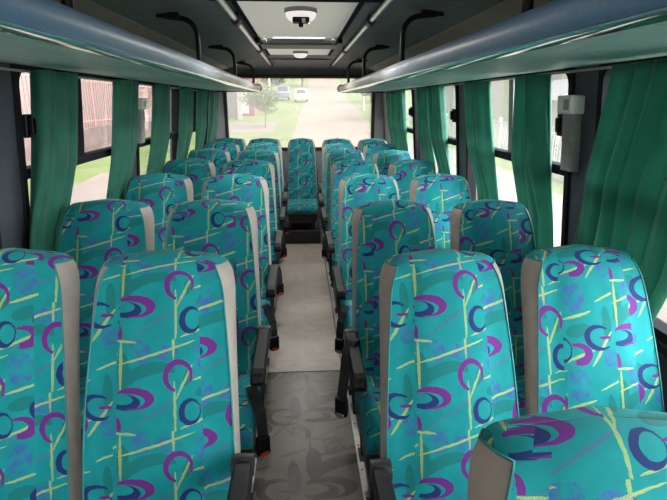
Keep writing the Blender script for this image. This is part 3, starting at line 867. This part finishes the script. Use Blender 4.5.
def leaves(mb, c, rad, n, size, rnd):
    for _ in range(n):
        while True:
            p = Vector((rnd.uniform(-1, 1), rnd.uniform(-1, 1), rnd.uniform(-1, 1)))
            if .25 < p.length < 1: break
        p = Vector((c[0] + p.x * rad[0], c[1] + p.y * rad[1], c[2] + p.z * rad[2]))
        a = Vector((rnd.uniform(-1, 1), rnd.uniform(-1, 1), rnd.uniform(-.6, .6))).normalized(); b = a.orthogonal().normalized()
        b.rotate(Matrix.Rotation(rnd.random() * 6.28, 3, a)); s = size * rnd.uniform(.6, 1.3)
        nrm = a.cross(b) * (s * .15)
        mb.add([p - a * s, p + b * s * .45 + nrm, p + a * s, p - b * s * .45 + nrm], [(0, 1, 2, 3)])
def tree(name, x, y, h, rad, label, mat, seed, n=900, size=.12, trunk=.09, cat='tree', blobs=7, lo=.45):
    rnd = random.Random(seed); z = gz(y)
    t = tag(empty(name, (x, y, z)), label, cat)
    if trunk:
        c = MB(); c.tube([(0, 0, -.1), (.05, .02, h * .25), (-.03, .05, h * .5), (.04, 0, h * .75)], [trunk, trunk * .8, trunk * .6, trunk * .25], 8)
        for k in range(5):
            a = rnd.random() * 6.28; zz = h * rnd.uniform(.3, .55)
            c.tube([(0, 0, zz), (rad * .35 * math.cos(a), rad * .35 * math.sin(a), zz + h * .15), (rad * .65 * math.cos(a), rad * .65 * math.sin(a), zz + h * .3)], [trunk * .5, trunk * .35, trunk * .12], 6)
        c.build('trunk', M['bark'], t, smooth=60)
    c = MB()
    for k in range(blobs):
        a = rnd.random() * 6.28; rr = rad * rnd.uniform(.15, .65)
        zz = h * (rnd.uniform(lo, .85) if trunk else rnd.uniform(.25, .7))
        leaves(c, (rr * math.cos(a), rr * math.sin(a), zz), (rad * .5, rad * .5, h * .2), n // blobs, size, rnd)
    c.build('foliage', mat, t)
    return t
tree('tree', -2.1, 31, 2.75, 1.35, 'young leafy tree on the verge seen through the rear window', M['leaf'], 5, 2400, .085, .05, lo=.38)
tree('tree', -4.2, 74, 5.2, 3.0, 'tall hazy tree up the road behind the parked cars', M['leafdark'], 6, 1800, .3, .25)
tree('tree', .6, 118, 5.5, 4.6, 'distant tree at the top of the road, left side', M['leafdark'], 7, 1500, .45, .3)
tree('tree', 8.6, 62, 5.2, 2.6, 'tree overhanging the right verge of the road behind', M['leaf'], 8, 1800, .3, .25)
tree('tree', 5.3, 37, 3.3, 1.3, 'bushy tree on the right verge near the pole', M['leaf'], 9, 1400, .18, .12)
tree('tree', 14.5, 110, 12, 6, 'far tree beyond the right bend of the road', M['leafdark'], 12, 1300, .5, .3)
for k, (y, h) in enumerate(((13.2, 1.7), (15.8, 1.3), (25.2, 2.2), (29.5, 1.7), (34.5, 2.3))):
    tree('shrub', 8.75, y, h, .85, 'green shrub behind the white railing, %s along' % ORD[k], M['leaf'], 20 + k, 500, .09, 0, 'shrub', 5)
for k, (x, y) in enumerate(((-8.6, 33.6), (-10.2, 50))):
    tree('shrub', x, y, 3.4, 1.6, ('tall shrub at the end of the red railing' if k == 0 else 'shrub beside the driveway near the maroon house'), M['leaf'], 31 + k, 700, .13, 0, 'shrub', 6)

for x, y, h, lab in ((-3.0, 52, 7.5, 'utility pole left of the parked cars'), (5.6, 46, 7, 'utility pole on the right verge of the road')):
    t = tag(empty('utility_pole', (x, y, gz(y))), lab, 'utility pole')
    c = MB(); c.tube([(0, 0, -.2), (0, 0, h)], [.13, .09], 10); c.build('pole', M['conc'], t, smooth=60)
    c = MB(); c.box(-.7, .7, -.05, .05, h - .6, h - .5); c.build('crossarm', M['bark'], t)
t = tag(empty('gate', (-4.9, 36.5, gz(36.5))), 'dark metal gate left of the young tree', 'gate')
c = MB(); c.box(-.9, .6, -.04, .04, .1, 2.3); c.build('panel', M['darkgate'], t, bevel=.02)
for x in (-1.0, .7):
    c = MB(); c.box(x - .15, x + .15, -.15, .15, -.1, 2.7); c.build('post', M['housewhite'], t, bevel=.02)

def car(x, y, rz, w, l, h, mat, label, suv):
    t = tag(empty('car', (x, y, gz(y) + .05), rz), label, 'car')
    hw = w / 2; hl = l / 2
    body = [(-hl, .25), (-hl, .55 * h), (-hl * .93, .62 * h), (hl * .86, .60 * h), (hl, .48 * h), (hl, .25)]
    c = MB(); c.prism_x(body, -hw, hw); c.build('body', mat, t, bevel=.06, seg=3)
    cab = [(-hl * (.9 if suv else .72), .6 * h), (-hl * (.8 if suv else .5), h * .96), (-hl * .4, h), (hl * .1, h * .98), (hl * .5, .6 * h)]
    c = MB(); c.rings([[(-hw * .95, a, b) for a, b in cab], [(-hw * .82, a * .97, b + .01) for a, b in cab], [(hw * .82, a * .97, b + .01) for a, b in cab], [(hw * .95, a, b) for a, b in cab]])
    c.build('cabin', mat, t, bevel=.04)
    c = MB(); a0, b0 = cab[0]; a1, b1 = cab[1]
    c.add([(-hw * .78, a0 - .02, b0 + .06), (hw * .78, a0 - .02, b0 + .06), (hw * .7, a1 - .02, b1 - .08), (-hw * .7, a1 - .02, b1 - .08)], [(0, 1, 2, 3)])
    c.build('rear_window', M['carglass'], t, solid=.02)
    c = MB(); c.add([(-hw * .75, hl * .49, .63 * h), (hw * .75, hl * .49, .63 * h), (hw * .68, hl * .15, h * .93), (-hw * .68, hl * .15, h * .93)], [(0, 1, 2, 3)])
    c.build('windscreen', M['carglass'], t, solid=.02)
    for sx in (-1, 1):
        c = MB(); c.add([(sx * hw * .93, -hl * .6, .66 * h), (sx * hw * .93, hl * .35, .66 * h), (sx * hw * .87, hl * .08, .92 * h), (sx * hw * .87, -hl * .5, .92 * h)], [(0, 1, 2, 3)])
        c.build('side_window', M['carglass'], t, solid=.03)
        for sy in (-.6, .6):
            c = MB(); c.lathe([(.2, -.1), (.31, -.1), (.33, -.06), (.33, .06), (.31, .1), (.2, .1)], (sx * (hw - .08), sy * hl, .32), 20, axis='x'); wo = c.build('wheel', M['tyre'], t, smooth=40)
            c = MB(); c.lathe([(.01, -.105), (.2, -.105), (.2, .105), (.01, .105)], (sx * (hw - .08), sy * hl, .32), 16, axis='x'); c.build('hubcap', M['alu'], wo, smooth=40)
car(.15, 63, R(180), 1.5, 3.6, 1.45, M['carwhite'], 'small white car parked on the left edge of the road behind', False)
car(-2.2, 68, R(180), 1.75, 4.3, 1.75, M['cargrey'], 'dark grey car parked left of the white car', True)

# ------------------------------------------------------------------ daylight
SKY, GLOW = 1.8, 13.5     # overcast, brightest towards the veiled sun at front right
wd = bpy.data.worlds.new('overcast sky'); scn.world = wd; wd.use_nodes = True
nt = wd.node_tree
for n_ in list(nt.nodes): nt.nodes.remove(n_)
tc = nt.nodes.new('ShaderNodeTexCoord'); sx = nt.nodes.new('ShaderNodeSeparateXYZ'); nt.links.new(tc.outputs['Generated'], sx.inputs[0])
z = ramp(nt, sx.outputs['Z'], -.05, .9)
cl = noise(nt, tc.outputs['Generated'], 2.2, 4).outputs[0]
col = mixc(nt, z, (1.0, .985, .96), (.86, .93, 1.0))
bg = nt.nodes.new('ShaderNodeBackground'); nt.links.new(col, bg.inputs[0])
dt = nt.nodes.new('ShaderNodeVectorMath'); dt.operation = 'DOT_PRODUCT'
nt.links.new(tc.outputs['Generated'], dt.inputs[0]); dt.inputs[1].default_value = Vector((.90, -.30, .34)).normalized()
glow = math_(nt, 'POWER', math_(nt, 'MAXIMUM', dt.outputs['Value'], 0.0), 1.5)
st_ = math_(nt, 'ADD', math_(nt, 'MULTIPLY', math_(nt, 'ADD', math_(nt, 'MULTIPLY', cl, .5), .75), SKY), math_(nt, 'MULTIPLY', glow, GLOW))
nt.links.new(st_, bg.inputs[1])
ow = nt.nodes.new('ShaderNodeOutputWorld'); nt.links.new(bg.outputs[0], ow.inputs[0])
vs = scn.view_settings
scn.display_settings.display_device = 'sRGB'
vs.view_transform = 'Standard'; vs.look = 'None'; vs.gamma = 1; vs.use_curve_mapping = False
vs.exposure = 0.85
scn.cycles.use_denoising = True
scn.cycles.max_bounces = 10; scn.cycles.diffuse_bounces = 6; scn.cycles.transparent_max_bounces = 16
scn.cycles.sample_clamp_indirect = 8
